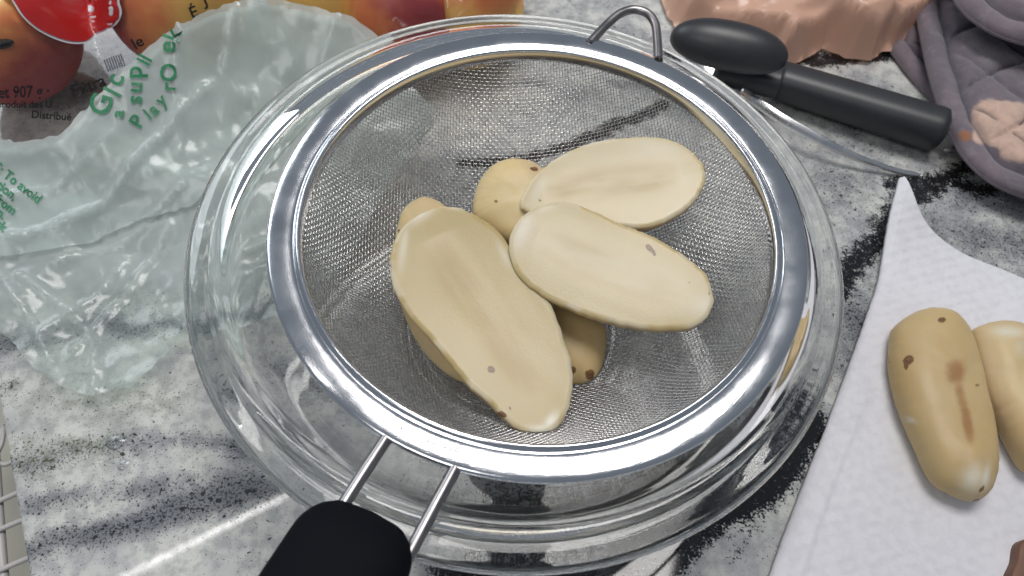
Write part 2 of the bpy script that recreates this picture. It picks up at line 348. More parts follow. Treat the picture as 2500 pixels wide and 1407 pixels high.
# ------------------------------------------------------------------ the counter and what lies beyond its left edge
def build_counter():
    e1, e2 = at(0, 1000), at(70, 1407)
    k = (e2[0] - e1[0]) / (e2[1] - e1[1])
    xe = lambda y: e1[0] + (y - e1[1]) * k
    a = np.r_[np.arange(0, 0.80, 0.0025), 0.80 * 1.12 ** np.arange(1, 9)]
    y = np.r_[-0.16 - 0.03 * np.arange(7, 0, -1), np.arange(-0.16, 0.46, 0.0025), 0.46 * 1.12 ** np.arange(1, 9)]
    rr = 0.0022; cols = [(-0.0, -0.032), (-0.0, -rr)]
    cols += [(rr - rr * math.cos(t), -rr + rr * math.sin(t)) for t in np.linspace(0.3, math.pi / 2, 5)]
    A = np.r_[[c[0] for c in cols], a[1:] + rr]; Z = np.r_[[c[1] for c in cols], 0 * a[1:]]
    Y, AA = np.meshgrid(y, A, indexing='ij'); X = xe(Y) + AA; ZZ = np.broadcast_to(Z, X.shape)
    V = np.stack([X, Y, ZZ], -1).reshape(-1, 3); F = grid_faces(len(y), len(A))[:, ::-1]
    x, yy = V[:, 0], V[:, 1]
    wx = x + 0.010 * (fbm(x * 28, yy * 28, 5) - 0.5); wy = yy + 0.016 * (fbm(x * 28 + 7, yy * 28, 9) - 0.5)
    vein = 0 * x; black = 0 * x; green = 0 * x
    def P(l): return [tuple(at(px, py)[:2]) for px, py in l]
    for l, wd, dn in (
        ([(-80, 860), (60, 835), (200, 805), (430, 790), (640, 760)], .007, .75),
        ([(-10, 945), (40, 940)], .004, .7),
        ([(30, 1132), (216, 1097), (402, 1082), (578, 1092), (700, 1100)], .006, .55),
        ([(65, 1228), (352, 1182), (500, 1180), (653, 1162), (760, 1150)], .006, .62),
        ([(75, 1348), (200, 1303), (330, 1262), (452, 1228), (640, 1180), (740, 1165)], .007, .95),
        ([(300, 1300), (480, 1250)], .005, .5),
        ([(640, 900), (900, 980), (1200, 1180), (1500, 1180)], .008, .55),
        ([(1100, 1280), (1300, 1230), (1600, 1150), (1800, 1000)], .022, .95),
        ([(1050, 170), (1200, 205), (1330, 190)], .006, .6), ([(1050, 240), (1300, 260), (1450, 230)], .01, .35),
        ([(1500, 200), (1640, 220), (1700, 230)], .008, .45),
        ([(2000, 330), (2150, 370), (2250, 350)], .010, .45), ([(1940, 250), (2100, 320)], .012, .45), ([(2000, 520), (2150, 430)], .014, .4), ([(2080, 620), (2060, 760)], .012, .45), ([(2350, 480), (2500, 520)], .014, .6), ([(2120, 200), (2230, 260)], .014, .45), ([(2010, 420), (2130, 580), (2090, 760)], .026, .42), ([(2280, 520), (2420, 560)], .03, .35),
        ([(2080, 760), (2090, 850), (2060, 900)], .012, .75), ([(2250, 560), (2420, 600), (2550, 640)], .022, .62),
        ([(2050, 470), (2130, 480)], .008, .4), ([(2120, 640), (2060, 720)], .009, .4),
        ([(1480, 60), (1560, 120), (1700, 220)], .012, .35), ([(1400, 20), (1500, 10)], .01, .35), ([(200, 230), (330, 110), (500, 20)], .02, .45)):
        vein = np.maximum(vein, dn * np.exp(-(seg_dist(wx, wy, P(l)) / wd) ** 2))
    for l, wd, dn in (
        ([(1120, 1412), (1330, 1385), (1500, 1345), (1680, 1275), (1800, 1210), (1900, 1130), (1960, 1050)], .013, 1.15),
        ([(1180, 1430), (1330, 1330), (1500, 1270), (1650, 1200), (1780, 1100)], .012, .95), ([(1400, 1440), (1600, 1390), (1760, 1290)], .008, .8), ([(1800, 1400), (1860, 1290)], .004, .5), ([(1200, 1300), (1400, 1220), (1580, 1150), (1720, 1060), (1830, 930)], .024, .62),
        ([(2040, 700), (2080, 630), (2150, 560), (2230, 490), (2300, 420), (2380, 395), (2520, 400)], .0105, .8),
        ([(2190, 460), (2300, 430), (2420, 470)], .008, .8),
        ([(1890, 145), (1960, 140), (2040, 138), (2110, 122), (2200, 120)], .009, .85),
        ([(1820, 205), (1850, 222), (1880, 230)], .005, .7),
        ([(1130, 395), (1290, 372), (1450, 330), (1560, 300), (1640, 262)], .0055, .85)):
        black = np.maximum(black, dn * np.exp(-(seg_dist(wx, wy, P(l)) / wd) ** 2))
    for l, wd, dn in (([(0, 960), (120, 980), (300, 990), (430, 960)], .010, .7), ([(20, 1110), (150, 1100), (260, 1080)], .010, .9)):
        green = np.maximum(green, dn * np.exp(-(seg_dist(wx, wy, P(l)) / wd) ** 2))
    vein = np.clip(vein * (0.55 + 0.9 * fbm(x * 60, yy * 60, 3)) + 0.18 * sstep(0.5, 0.75, fbm(x * 16 + 3, yy * 40, 21)), 0, 1)
    o = link('countertop', quads_fast('countertop', V, F, dict(vein=vein, green=green, black=black)), M_GR)
    tag(o, kind='structure')
    # floor of the sink below, seen past the counter's left edge
    z = -0.11; me = from_arrays('sink_floor', [(-1.2, -0.8, z), (0.3, -0.8, z), (0.3, 0.9, z), (-1.2, 0.9, z)], [(0, 1, 2, 3)])
    tag(link('sink_floor', me, M_CREAM), kind='structure')
    # wire rack standing in it
    zr = -0.055
    root = empty('dish_rack', at(10, 1300, zr), 'pale wire rack below the left edge of the granite counter', 'rack')
    for q in ([(-60, 1318), (60, 1268), (190, 1215)], [(-60, 1420), (70, 1362), (200, 1310)], [(-60, 1250), (40, 1205), (130, 1168)], [(-60, 1520), (60, 1450), (200, 1390)]):
        pts = [at(px, py, zr) for px, py in q]
        link('rack_wire', tube('rack_wire', resample(crom(pts, 6), 12, False), 0.0014, 8), M_WIRE, root)
    loop = [at(px, py, zr - 0.004) for px, py in ((-40, 1150), (2, 1090), (8, 1040), (-8, 1110), (10, 1135), (50, 1115))]
    link('rack_loop', tube('rack_loop', resample(crom(loop, 8), 40, False), 0.0013, 8), M_WIRE, root)
    pts = [at(px, py, zr - 0.003) for px, py in ((-20, 1000), (0, 1300), (12, 1450))]
    link('rack_rail', tube('rack_rail', resample(crom(pts, 8), 20, False), 0.0025, 8), M_WIRE, root)
M_WIRE = mat_plain('coated_wire', (0.45, 0.43, 0.42), 0.4, 0.5)
build_counter()

# ------------------------------------------------------------------ glass bowl
def build_bowl():
    half = [(0.0, .0032), (.025, .0031), (.043, .0028), (.0462, .0006), (.0488, .0003), (.0512, .0018), (.0535, .0058), (.066, .0125), (.084, .026),
            (.1005, .046), (.1105, .066), (.1152, .0775), (.1185, .0805), (.1235, .0806), (.1275, .0812), (.1298, .0830), (.1301, .0850), (.1283, .0866),
            (.1245, .0876), (.1218, .0887), (.1192, .0899), (.1168, .0897), (.1148, .0878), (.1128, .0830), (.1070, .0672), (.0970, .0490), (.0810, .0305), (.0635, .0175), (.049, .0100), (.025, .0078), (0.0, .0076)]
    prof = crom(half, 6); prof[:, 0] = np.maximum(prof[:, 0], 1e-5)
    o = link('glass_bowl', lathe('glass_bowl', prof, 256, False), M_GL)
    tag(o, 'large clear glass mixing bowl standing on the granite, holding the sieve', 'bowl')
build_bowl()

# ------------------------------------------------------------------ sieve
SX, SY = 0.0079, 0.0028
MZ, MR, MD = 0.0898, 0.0926, 0.0595
RS = (MR * MR + MD * MD) / (2 * MD); ZC = MZ - MD + RS        # sphere of the basket
def build_sieve():
    root = empty('sieve', (SX, SY, MZ), 'round steel mesh sieve with black grip resting across the glass bowl', 'sieve')
    prof = [(.1052, .0918), (.1057, .0926), (.1055, .0936), (.1047, .0943), (.1030, .0946), (.1005, .0947), (.0982, .0946), (.0964, .0943), (.0956, .0939), (.0950, .0941), (.0944, .0946),
            (.0936, .0949), (.0928, .0945), (.0924, .0934), (.0922, .0918), (.0922, .0890), (.0925, .0885), (.0929, .0890), (.0931, .0915), (.0938, .0928), (.0960, .0928), (.1000, .0930), (.1035, .0927), (.1045, .0919)]
    me = lathe('rim', crom(prof, 5, True), 256); me.transform(Matrix.Translation((SX, SY, 0)))
    o = link('rim', me, M_RIM, root)
    # woven wire basket
    pitch, rw = 0.00162, 0.00020; smax = RS * math.asin(MR / RS) + 0.0005; ang = R(9)
    n = int(smax / pitch); VV = []; FF = []; base = 0; sides = 4
    for fam in (0, 1):
        for i in range(-n, n + 1):
            c = (i + 0.13) * pitch; L = math.sqrt(max(smax * smax - c * c, 0))
            if L < pitch: continue
            j0, j1 = math.ceil(-L / pitch * 2), math.floor(L / pitch * 2)
            tt = np.arange(j0, j1 + 1) * 0.5 * pitch
            tt = np.r_[-L, tt, L]
            k = (tt / pitch); ph = np.cos(math.pi * (k - 0.13)) * (1 if (i % 2 == 0) else -1) * (1 if fam == 0 else -1)
            off = rw * 1.02 * ph
            u, v = (tt, np.full_like(tt, c)) if fam == 0 else (np.full_like(tt, c), tt)
            wob = 0.00005
            u = u + wob * np.sin(v * 240 + i) ; v = v + wob * np.sin(u * 210 + 2 * i)
            rs = np.hypot(u, v); th = rs / RS; dx = np.where(rs > 1e-9, u / (rs + 1e-12), 1); dy = v / (rs + 1e-12)
            ca, sa = math.cos(ang), math.sin(ang); dx, dy = ca * dx - sa * dy, sa * dx + ca * dy
            nx, ny, nz = np.sin(th) * dx, np.sin(th) * dy, -np.cos(th)
            P = np.stack([SX + (RS + off) * nx, SY + (RS + off) * ny, ZC + (RS + off) * nz], -1)
            N = np.stack([nx, ny, nz], -1); T = np.gradient(P, axis=0); T /= np.linalg.norm(T, axis=1)[:, None]
            B = np.cross(T, N); B /= np.linalg.norm(B, axis=1)[:, None]; N2 = np.cross(B, T)
            ring = np.stack([P + rw * (math.cos(a) * N2 + math.sin(a) * B) for a in np.arange(sides) * 2 * math.pi / sides + math.pi / 4], 1)
            m = len(P); VV.append(ring.reshape(-1, 3)); FF.append(grid_faces(m, sides, True) + base); base += m * sides
    me = quads_fast('wire_mesh', np.concatenate(VV), np.concatenate(FF))
    tag(link('wire_mesh', me, M_MESH, root), kind='stuff')
    # hanging hook that rests on the far rim of the bowl
    hk = [(1438, 108, .0935), (1455, 88, .0938), (1490, 52, .0942), (1517, 32, .0945), (1548, 24, .0945), (1580, 33, .0945), (1599, 58, .0942), (1605, 100, .0938), (1607, 148, .0935)]
    link('hook', tube('hook', resample(crom([at(*h) for h in hk], 10), 70, False), 0.0021, 16), M_ROD, root)
    # the two handle rods and the grip
    for a, b in (((938, 1078), (812, 1275)), ((1108, 1150), (1000, 1352))):
        p0, p1 = at(*a, .0925), at(*b, .0960)
        p = [p0 + (p1 - p0) * t + np.array([0, 0, .0004 * math.sin(math.pi * t)]) for t in np.linspace(-0.10, 1.3, 30)]
        link('handle_rod', tube('handle_rod', p, 0.00215, 18), M_ROD, root)
    c0, c1 = at(912, 1250, .0985), at(700, 1620, .1080); L = c1 - c0; ax = L / np.linalg.norm(L)
    rt = np.cross(ax, [0, 0, 1]); rt /= np.linalg.norm(rt); up = np.cross(rt, ax)
    if up[2] < 0: up = -up; rt = -rt
    V = []; ns = 40; nl = 46; length = 0.118
    for i in range(nl):
        t = i / (nl - 1); s = t * length
        e = min(s / 0.016, 1.0); shp = (1 - (1 - e) ** 2.4) ** (1 / 2.4); e2 = min((length - s) / 0.012, 1.0); shp2 = math.sqrt(max(1 - (1 - e2) ** 2, 0))
        wdt = 0.0187 * shp * shp2 * (1 + 0.05 * math.sin(t * 3.0)); hgt = 0.0110 * (1 - (1 - e) ** 2) ** 0.5 * shp2
        c = c0 + ax * s + up * 0.0
        for k in range(ns):
            a = 2 * math.pi * k / ns; ca, sa = math.cos(a), math.sin(a); q = 2.6
            V.append(c + rt * wdt * math.copysign(abs(ca) ** (2 / q), ca) + up * hgt * math.copysign(abs(sa) ** (2 / q), sa))
    F = [tuple(f) for f in grid_faces(nl, ns, True)]
    link('grip', from_arrays('grip', V, F), M_RUB, root)
    # small stamped marks on the band beside the rods (too worn to read)
    rng = random.Random(4)
    V = []; F = []
    for i in range(15):
        px = 930 + i * 14.2; py = 1033 + (px - 930) * 0.40 - 0.0004 * (px - 930) ** 2
        p = at(px, py, .0967); hgt = rng.uniform(.0007, .0012); wd = rng.uniform(.0004, .0008)
        d = np.array([p[0] - SX, p[1] - SY, 0]); d /= np.linalg.norm(d); tdir = np.array([-d[1], d[0], 0]); b = len(V); rr = np.hypot(p[0] - SX, p[1] - SY)
        for sx_, sy_, z in ((-1, -1, 0), (1, -1, 0), (1, 1, 0), (-1, 1, 0), (-.5, -.5, 1), (.5, -.5, 1), (.5, .5, 1), (-.5, .5, 1)):
            q = np.array([SX, SY, 0]) + d * (0.0995 + sy_ * hgt) + tdir * wd * sx_; 
            q = q + 0; q[0] += 0; zz = .09455 + z * .00035
            ang_ = math.atan2(p[1] - SY, p[0] - SX)
            V.append((q[0], q[1], zz))
        F += [(b + 4, b + 5, b + 6, b + 7), (b, b + 1, b + 5, b + 4), (b + 1, b + 2, b + 6, b + 5), (b + 2, b + 3, b + 7, b + 6), (b + 3, b, b + 4, b + 7)]
    link('stamped_marks', from_arrays('stamped_marks', V, F), M_RIM, root)
build_sieve()

# ------------------------------------------------------------------ potatoes
def potato(label, outl, c, n, back, front=0.0, groove=0.0, stains=(), smears=(), pales=(), seed=1, in_sieve=True, jit=0.0004, amber=.5, group=None, pw=2.2):
    n = np.array(n, float); n /= np.linalg.norm(n); c = at(*c)
    P = resample(crom([on_plane(px, py, c, n) for px, py in outl], 8, True), 150)
    cen = P.mean(0); D = P - cen; ev, evec = np.linalg.eigh(D.T @ D); ax = evec[:, 2]; sd = np.cross(n, ax)
    a = D @ ax; L = (a.max() - a.min()) / 2; mid = cen + ax * (a.max() + a.min()) / 2; W = np.abs(D @ sd).max()
    t = (P - mid) @ ax; lim = max(L - W, 0.0) * 0.95 + 0.12 * W; tm = np.clip(t * (lim / L), -lim, lim)
    Mx = mid + tm[:, None] * ax
    q = 2 * math.pi * np.arange(150) / 150
    if front: jit = .0003
    P = P + (P - Mx) / (np.linalg.norm(P - Mx, axis=1)[:, None] + 1e-9) * (jit * (fbm(np.cos(q) * 18 + seed, np.sin(q) * 18, seed, 3) - 0.5) * 2)[:, None]
    rings = []; skin = []; core = []; rimp = []
    nf, nb = 34, 26
    for i in range(nf):
        s = i / (nf - 1); s = s ** 0.8
        X = Mx + s * (P - Mx); across = (X - mid) @ sd; along = (X - mid) @ ax
        if front:
            h = front * (1 - s ** pw) ** (1 / 2.1) + 0 * across
            h = h + 0.0010 * (fbm(along * 60 + seed, across * 60, seed + 3, 3) - 0.5) * 2 * (1 - s ** 4)
            k = 0 * across; sk = np.ones_like(across)
        else:
            wob = 0.004 * (fbm(along * 40, 0 * along + seed, seed, 2) - 0.5)
            gg = np.exp(-((across - wob) / (0.30 * W)) ** 2) * np.clip(1 - (np.abs(along) / (0.75 * L)) ** 4, 0, 1)
            h = -groove * 0.45 * gg + 0.0013 * (fbm(along * 10 + seed, across * 16, seed + 5, 1) - 0.5) + 0.0005 * (fbm(along * 15 + seed, across * 70, seed + 6, 2) - 0.5) + 0.0006 * (1 - s ** 2) - 0.0007 * max(0, (s - 0.93) / 0.07) ** 2
            k = gg * sstep(.25, .75, fbm(along * 30, across * 120, seed + 8, 3)) * 1.1; sk = np.full_like(across, 1.0 if s > 0.985 else 0.0)
        rings.append(X + h[:, None] * n); skin.append(sk); core.append(k); rimp.append(0 * k if front else sstep(.88, .97, s) * sstep(.45, .62, fbm(q * 4, q * 0 + seed, seed + 2, 3)) + 0 * k)
    h0 = rings[-1] - (Mx + (P - Mx))
    for i in range(1, nb):
        f = i / (nb - 1) * math.pi / 2; s = max(math.cos(f), 0.0) ** 0.9; bulge = 1 + 0.02 * math.sin(2 * f)
        X = Mx + s * bulge * (P - Mx) + h0 - n * back * math.sin(f)
        rings.append(X); skin.append(np.ones(150)); core.append(np.zeros(150)); rimp.append(np.zeros(150))
    V = np.concatenate(rings); skin = np.concatenate(skin); core = np.concatenate(core); rimp = np.concatenate(rimp) * .5
    if in_sieve:                                        # rests on the wires: never below them
        d = V - np.array([SX, SY, ZC]); r_ = np.linalg.norm(d, axis=1); mx = RS - 0.0008
        low = (V[:, 2] < MZ) & (r_ > mx); V[low] = np.array([SX, SY, ZC]) + d[low] / r_[low, None] * mx
    else:
        V[:, 2] = np.maximum(V[:, 2], in_sieve_floor)
    uv = pix(V); st = np.zeros(len(V)); pl = np.zeros(len(V)) + rimp; front_side = np.arange(len(V)) < (nf + 8) * 150
    for (px, py, rx, ry, rot, k) in stains:
        rx, ry, k = rx * 1.25 + 1, ry * 1.25 + 1, k * 1.15
        ca, sa = math.cos(R(rot)), math.sin(R(rot)); dx, dy = uv[:, 0] - px, uv[:, 1] - py
        st = np.maximum(st, np.where(front_side, k * np.exp(-((dx * ca + dy * sa) / rx) ** 2 - ((-dx * sa + dy * ca) / ry) ** 2), 0))
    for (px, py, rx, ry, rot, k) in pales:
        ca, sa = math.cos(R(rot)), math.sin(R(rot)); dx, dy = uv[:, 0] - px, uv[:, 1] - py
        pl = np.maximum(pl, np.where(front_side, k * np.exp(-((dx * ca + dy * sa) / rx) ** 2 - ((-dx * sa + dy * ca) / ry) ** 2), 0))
    sm_ = np.zeros(len(V))
    for (px, py, rx, ry, rot, k) in smears:
        ca, sa = math.cos(R(rot)), math.sin(R(rot)); dx, dy = uv[:, 0] - px, uv[:, 1] - py
        sm_ = np.maximum(sm_, np.where(front_side, k * np.exp(-((dx * ca + dy * sa) / rx) ** 2 - np.abs((-dx * sa + dy * ca) / ry) ** 3), 0))
    D2 = V - mid; tone = fbm(D2 @ ax * 12 + seed * 3, D2 @ sd * 50, seed + 20, 2)
    F = grid_faces(len(rings), 150, True)
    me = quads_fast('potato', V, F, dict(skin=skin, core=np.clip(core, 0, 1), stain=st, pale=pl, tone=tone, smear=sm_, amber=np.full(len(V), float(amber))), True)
    o = link('potato', me, M_POT); tag(o, label, 'potato', group)
    return o
def Z7(l, s=1.759, ox=900, oy=300): return [(x / s + ox, y / s + oy) for x, y in l]
GS = 'peeled boiled potatoes in the sieve'; GT = 'peeled boiled potatoes on the paper towel'
p1 = Z7([(112, 500), (165, 425), (270, 368), (370, 358), (450, 390), (535, 440), (592, 505), (652, 590), (722, 680), (782, 770), (818, 855), (845, 940), (870, 1010), (878, 1100), (872, 1180), (850, 1250), (808, 1306), (752, 1334), (700, 1336), (645, 1316), (590, 1272), (520, 1200), (440, 1130), (370, 1050), (280, 940), (190, 840), (122, 740), (95, 660), (95, 570)])
p3 = Z7([(610, 480), (640, 420), (700, 370), (780, 340), (860, 335), (940, 365), (1010, 395), (1080, 430), (1160, 460), (1250, 500), (1330, 550), (1400, 600), (1458, 660), (1475, 720), (1484, 765), (1452, 835), (1390, 875), (1300, 885), (1200, 883), (1080, 862), (960, 832), (860, 792), (770, 752), (700, 705), (650, 660), (618, 600), (602, 540)])
p4 = Z7([(655, 360), (670, 290), (720, 220), (790, 160), (880, 110), (990, 75), (1100, 62), (1220, 58), (1310, 75), (1380, 115), (1430, 165), (1447, 215), (1440, 265), (1400, 332), (1330, 390), (1240, 434), (1150, 448), (1060, 440), (960, 420), (850, 400), (740, 395)])
p2 = [(962, 560), (975, 520), (1010, 498), (1050, 488), (1100, 515), (1180, 600), (1230, 760), (1230, 880), (1190, 940), (1150, 951), (1090, 940), (1030, 890), (985, 815), (955, 720), (948, 630)]
p5 = [(1155, 525), (1160, 470), (1180, 430), (1210, 402), (1250, 390), (1300, 398), (1335, 425), (1370, 480), (1360, 560), (1300, 610), (1240, 600), (1180, 560)]
p6 = [(1300, 740), (1360, 750), (1430, 770), (1474, 800), (1479, 850), (1466, 905), (1442, 940), (1405, 948), (1370, 930), (1320, 860), (1290, 790)]
potato('skin-up potato half lying under the left edge of the biggest cut half', p2, (1090, 720, .048), (-.22, -.1, 1), .007, .012, amber=.25, seed=11, stains=((958, 590, 7, 14, 10, 1.0), (975, 565, 4, 4, 0, .8)), group=GS)
potato('short potato end, skin side up, between the biggest and the back right cut halves', p5, (1250, 490, .058), (0, -.3, 1), .010, .010, amber=.0, seed=12, stains=((1304, 413, 9, 4, 15, .9), (1210, 492, 6, 4, 0, .55)), group=GS)
potato('tan potato end with dark eyes poking out below the two crossing cut halves', p6, (1400, 850, .046), (.1, -.15, 1), .008, .010, amber=.6, seed=13, stains=((1441, 915, 9, 10, 20, 1.0), (1400, 905, 6, 8, 0, .8), (1345, 768, 6, 6, 0, .9)), group=GS)
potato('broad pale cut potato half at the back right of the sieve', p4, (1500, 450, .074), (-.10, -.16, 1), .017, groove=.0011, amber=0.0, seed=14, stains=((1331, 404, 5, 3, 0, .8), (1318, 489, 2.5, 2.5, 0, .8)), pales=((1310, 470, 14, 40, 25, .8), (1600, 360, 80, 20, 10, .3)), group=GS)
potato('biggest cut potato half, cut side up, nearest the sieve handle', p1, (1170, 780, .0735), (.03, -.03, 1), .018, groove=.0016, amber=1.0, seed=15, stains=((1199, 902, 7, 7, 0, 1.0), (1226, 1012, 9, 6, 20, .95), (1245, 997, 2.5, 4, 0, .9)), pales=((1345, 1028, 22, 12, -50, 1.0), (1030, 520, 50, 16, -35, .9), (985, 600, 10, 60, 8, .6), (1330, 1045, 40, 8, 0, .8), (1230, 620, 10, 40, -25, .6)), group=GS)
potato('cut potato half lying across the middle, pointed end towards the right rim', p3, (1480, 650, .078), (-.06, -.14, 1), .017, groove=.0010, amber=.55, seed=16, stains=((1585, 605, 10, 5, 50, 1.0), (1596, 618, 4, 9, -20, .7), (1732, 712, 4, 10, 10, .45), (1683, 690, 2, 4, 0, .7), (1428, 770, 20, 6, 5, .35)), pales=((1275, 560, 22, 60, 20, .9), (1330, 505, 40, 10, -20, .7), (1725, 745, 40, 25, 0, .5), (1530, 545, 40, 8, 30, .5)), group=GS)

# ------------------------------------------------------------------ paper towel with two potatoes
def tow_h(x, y):
    x = np.asarray(x, float); y = np.asarray(y, float)
    tip = at(2195, 440, .016)
    d = np.hypot(x - tip[0], y - tip[1])
    z = 0.0035 + 0.0125 * np.exp(-(d / 0.030) ** 2) + 0.0030 * (fbm(x * 22, y * 22, 41, 2) - 0.35)
    # a soft fold line parallel to the left edge
    return z
def build_towel():
    left = [(2195, 436), (2182, 480), (2165, 560), (2153, 660), (2120, 760), (2085, 860), (2045, 970), (1990, 1110), (1940, 1240), (1900, 1340), (1875, 1420), (1830, 1560)]
    right = [(2205, 436), (2222, 490), (2262, 560), (2330, 615), (2420, 655), (2520, 695), (2640, 770), (2700, 900), (2720, 1000), (2560, 1180), (2500, 1330), (2420, 1560)]
    N, K = 150, 90
    Lp = resample(np.array([on_height(*p, tow_h) for p in left]), N, False); Rp = resample(np.array([on_height(*p, tow_h) for p in right]), N, False)
    Lp = resample(crom(Lp[::12], 12), N, False); Rp = resample(crom(Rp[::12], 12), N, False)
    s = np.linspace(0, 1, K)
    G = Lp[:, None] * (1 - s[None, :, None]) + Rp[:, None] * s[None, :, None]
    jag = 0.0003 * (vnoise(np.arange(N) * 1.3, np.zeros(N), 3) - .5)
    G[:, 0, 0] += jag
    G[..., 2] = tow_h(G[..., 0], G[..., 1])
    # folded left border: a double layer with a rounded fold
    dl = np.linalg.norm(G[..., :2] - G[:, :1, :2], axis=-1)
    G[..., 2] += 0.0022 * np.sqrt(np.clip(dl / 0.004, 0, 1)) - 0.0012 * sstep(.012, .016, dl) * sstep(.5, .62, np.linspace(0, 1, N))[:, None]
    top = G.copy(); bot = G.copy(); bot[..., 2] -= 0.0018; bot[..., 2] = np.maximum(bot[..., 2], 0.0004)
    V = np.concatenate([top.reshape(-1, 3), bot.reshape(-1, 3)]); F = grid_faces(N, K); n = N * K
    FB = F[:, ::-1] + n; side = []
    idx = [i * K for i in range(N)]
    for a, b in zip(idx[:-1], idx[1:]): side.append((b, a, a + n, b + n))
    idx = [i * K + K - 1 for i in range(N)]
    for a, b in zip(idx[:-1], idx[1:]): side.append((a, b, b + n, a + n))
    uv = pix(V); warm_tone = np.exp(-((uv[:, 0] - 2225) / 60) ** 2 - ((uv[:, 1] - 1090) / 90) ** 2) + 0.7 * np.exp(-((uv[:, 0] - 2290) / 90) ** 2 - ((uv[:, 1] - 1210) / 40) ** 2)  # warmer tone along the streaked potato's left and lower edge
    o = link('paper_towel', quads_fast('paper_towel', V, np.concatenate([F, FB, np.array(side)]), dict(warm_tone=np.clip(warm_tone, 0, 1))), M_TOW)
    # faces up
    tag(o, 'white embossed paper towel with one corner curling up beside the bowl', 'paper towel')
build_towel()
in_sieve_floor = 0.0045
def Z6(l): return [(x / 1.99 + 1600, y / 1.99 + 700) for x, y in l]
p7 = Z6([(1140, 260), (1150, 210), (1200, 160), (1280, 122), (1360, 115), (1430, 135), (1490, 190), (1530, 260), (1560, 360), (1585, 460), (1602, 560), (1630, 660), (1648, 780), (1650, 880), (1635, 960), (1600, 1020), (1550, 1042), (1490, 1028), (1430, 1000), (1360, 955), (1310, 880), (1270, 790), (1220, 680), (1180, 580), (1150, 470), (1135, 370)])
p8 = Z6([(1525, 230), (1590, 190), (1680, 180), (1760, 200), (1850, 260), (1910, 400), (1940, 600), (1920, 800), (1870, 900), (1800, 890), (1735, 790), (1662, 650), (1592, 520), (1545, 370)])
potato('whole looking peeled potato with a long brown streak on the paper towel', p7, (2300, 980, .014), (0, 0, 1), .0105, .013, amber=1.0, seed=21, in_sieve=False, pw=2.5,
       smears=((2333, 908, 26, 32, 0, 1.0), (2346, 968, 15, 50, -12, .8), (2361, 1030, 14, 56, -12, 1.0), (2190, 950, 40, 20, 20, .22)), stains=((2300, 781, 8, 5, 0, 1.0), (2217, 880, 11, 8, -30, 1.0), (2211, 892, 5, 9, 0, .8), (2385, 939, 6, 5, 0, .5), (2172, 880, 5, 14, 0, .55), (2395, 1200, 5, 18, 30, .55), (2385, 1222, 12, 4, -10, .6)),
       pales=((2375, 1170, 28, 35, 20, .9), (2405, 1170, 10, 34, 12, 1.0), (2222, 1025, 14, 6, 20, 1.0)), group=GT)
potato('peeled potato cut off by the right edge of the photo, behind the streaked one', p8, (2450, 980, .014), (0, 0, 1), .0105, .013, amber=.8, seed=22, in_sieve=False, pw=2.5, pales=((2460, 810, 45, 16, 5, .8), (2490, 850, 12, 20, 0, .6)), group=GT)

# brown wooden thing just inside the lower right corner
def build_board():
    p = at(2478, 1440, .010); a, b, c, d = at(2500, 1318, .012), at(2474, 1420, .012), at(2680, 1460, .012), at(2660, 1300, .012)
    base = crom([a, (a + b) / 2 + [-.0004, 0, 0], b, (b + c) / 2, c, (c + d) / 2, d, (d + a) / 2], 5, True); cen = base.mean(0); V = []
    for s, z in ((.97, .001), (1, .003), (1, .010), (.985, .0118), (.95, .012), (.6, .0122), (.2, .0123), (.01, .0123)):
        for q in base: V.append((cen[0] + (q[0] - cen[0]) * s, cen[1] + (q[1] - cen[1]) * s, z))
    n = len(base); F = [tuple(f) for f in grid_faces(8, n, True)]
    tag(link('wooden_board', from_arrays('wooden_board', V, F), M_BROWN), 'brown board corner at the lower right beside the paper towel', 'board')
build_board()

# ------------------------------------------------------------------ fruit and its clear bag
FR = []      # (centre, radius)
for (px, py, z, r, bl) in ((8, 82, .040, .0385, (1.0, -.55, -.9)), (432, 6, .040, .0380, (-1.0, -.35, .1)), (200, -150, .042, .038, (0, -1, 0)), (800, -20, .036, .036, (0, 0, -1)), (985, 30, .036, .036, (.2, -.4, .3)), (1140, 20, .034, .034, (0, .5, .8)), (620, -170, .04, .038, (0, 1, 0))):
    FR.append((at(px, py, z), r, bl))
CFOLD = [[tuple(at(px, py, z)[:2]) for px, py, z in l] for l in ([(-30, 24, .078), (120, 21, .07), (280, 19, .06)], [(-20, 278, .012), (60, 290, .012), (110, 318, .01)], [(5, 40, .078), (50, 120, .07), (150, 200, .02)], [(300, 60, .03), (330, 130, .04)],
         [(390, -20, .078), (410, 30, .075)], [(860, 40, .05), (900, -20, .06)], [(1080, 10, .05), (1120, 60, .04)], [(200, 300, .01), (320, 250, .012)])]
def clear_h(x, y):
    x = np.asarray(x, float); y = np.asarray(y, float); z = 0.007 + 0.003 * (fbm(x * 25, y * 25, 61, 3) - .5) * 2
    for c, r, _ in FR:
        rr = r + 0.0018; d2 = (x - c[0]) ** 2 + (y - c[1]) ** 2; d = np.sqrt(d2)
        dome = c[2] + np.sqrt(np.maximum(rr * rr - np.minimum(d2, (rr * 0.86) ** 2), 0)) - np.maximum(d - rr * 0.86, 0) * 1.7
        z = np.maximum(z, dome)
    for l in CFOLD:
        d = seg_dist(x, y, l); z = z + .0016 * np.exp(-np.abs(d / .0011) ** 1.4)
    return z + crumple(x, y, 77, 0.05, 0.0016, 5)
TENT = [tuple(at(330, 40, .05)[:2]), tuple(at(560, -20, .05)[:2]), tuple(at(860, -40, .05)[:2])]
FOLDS = []
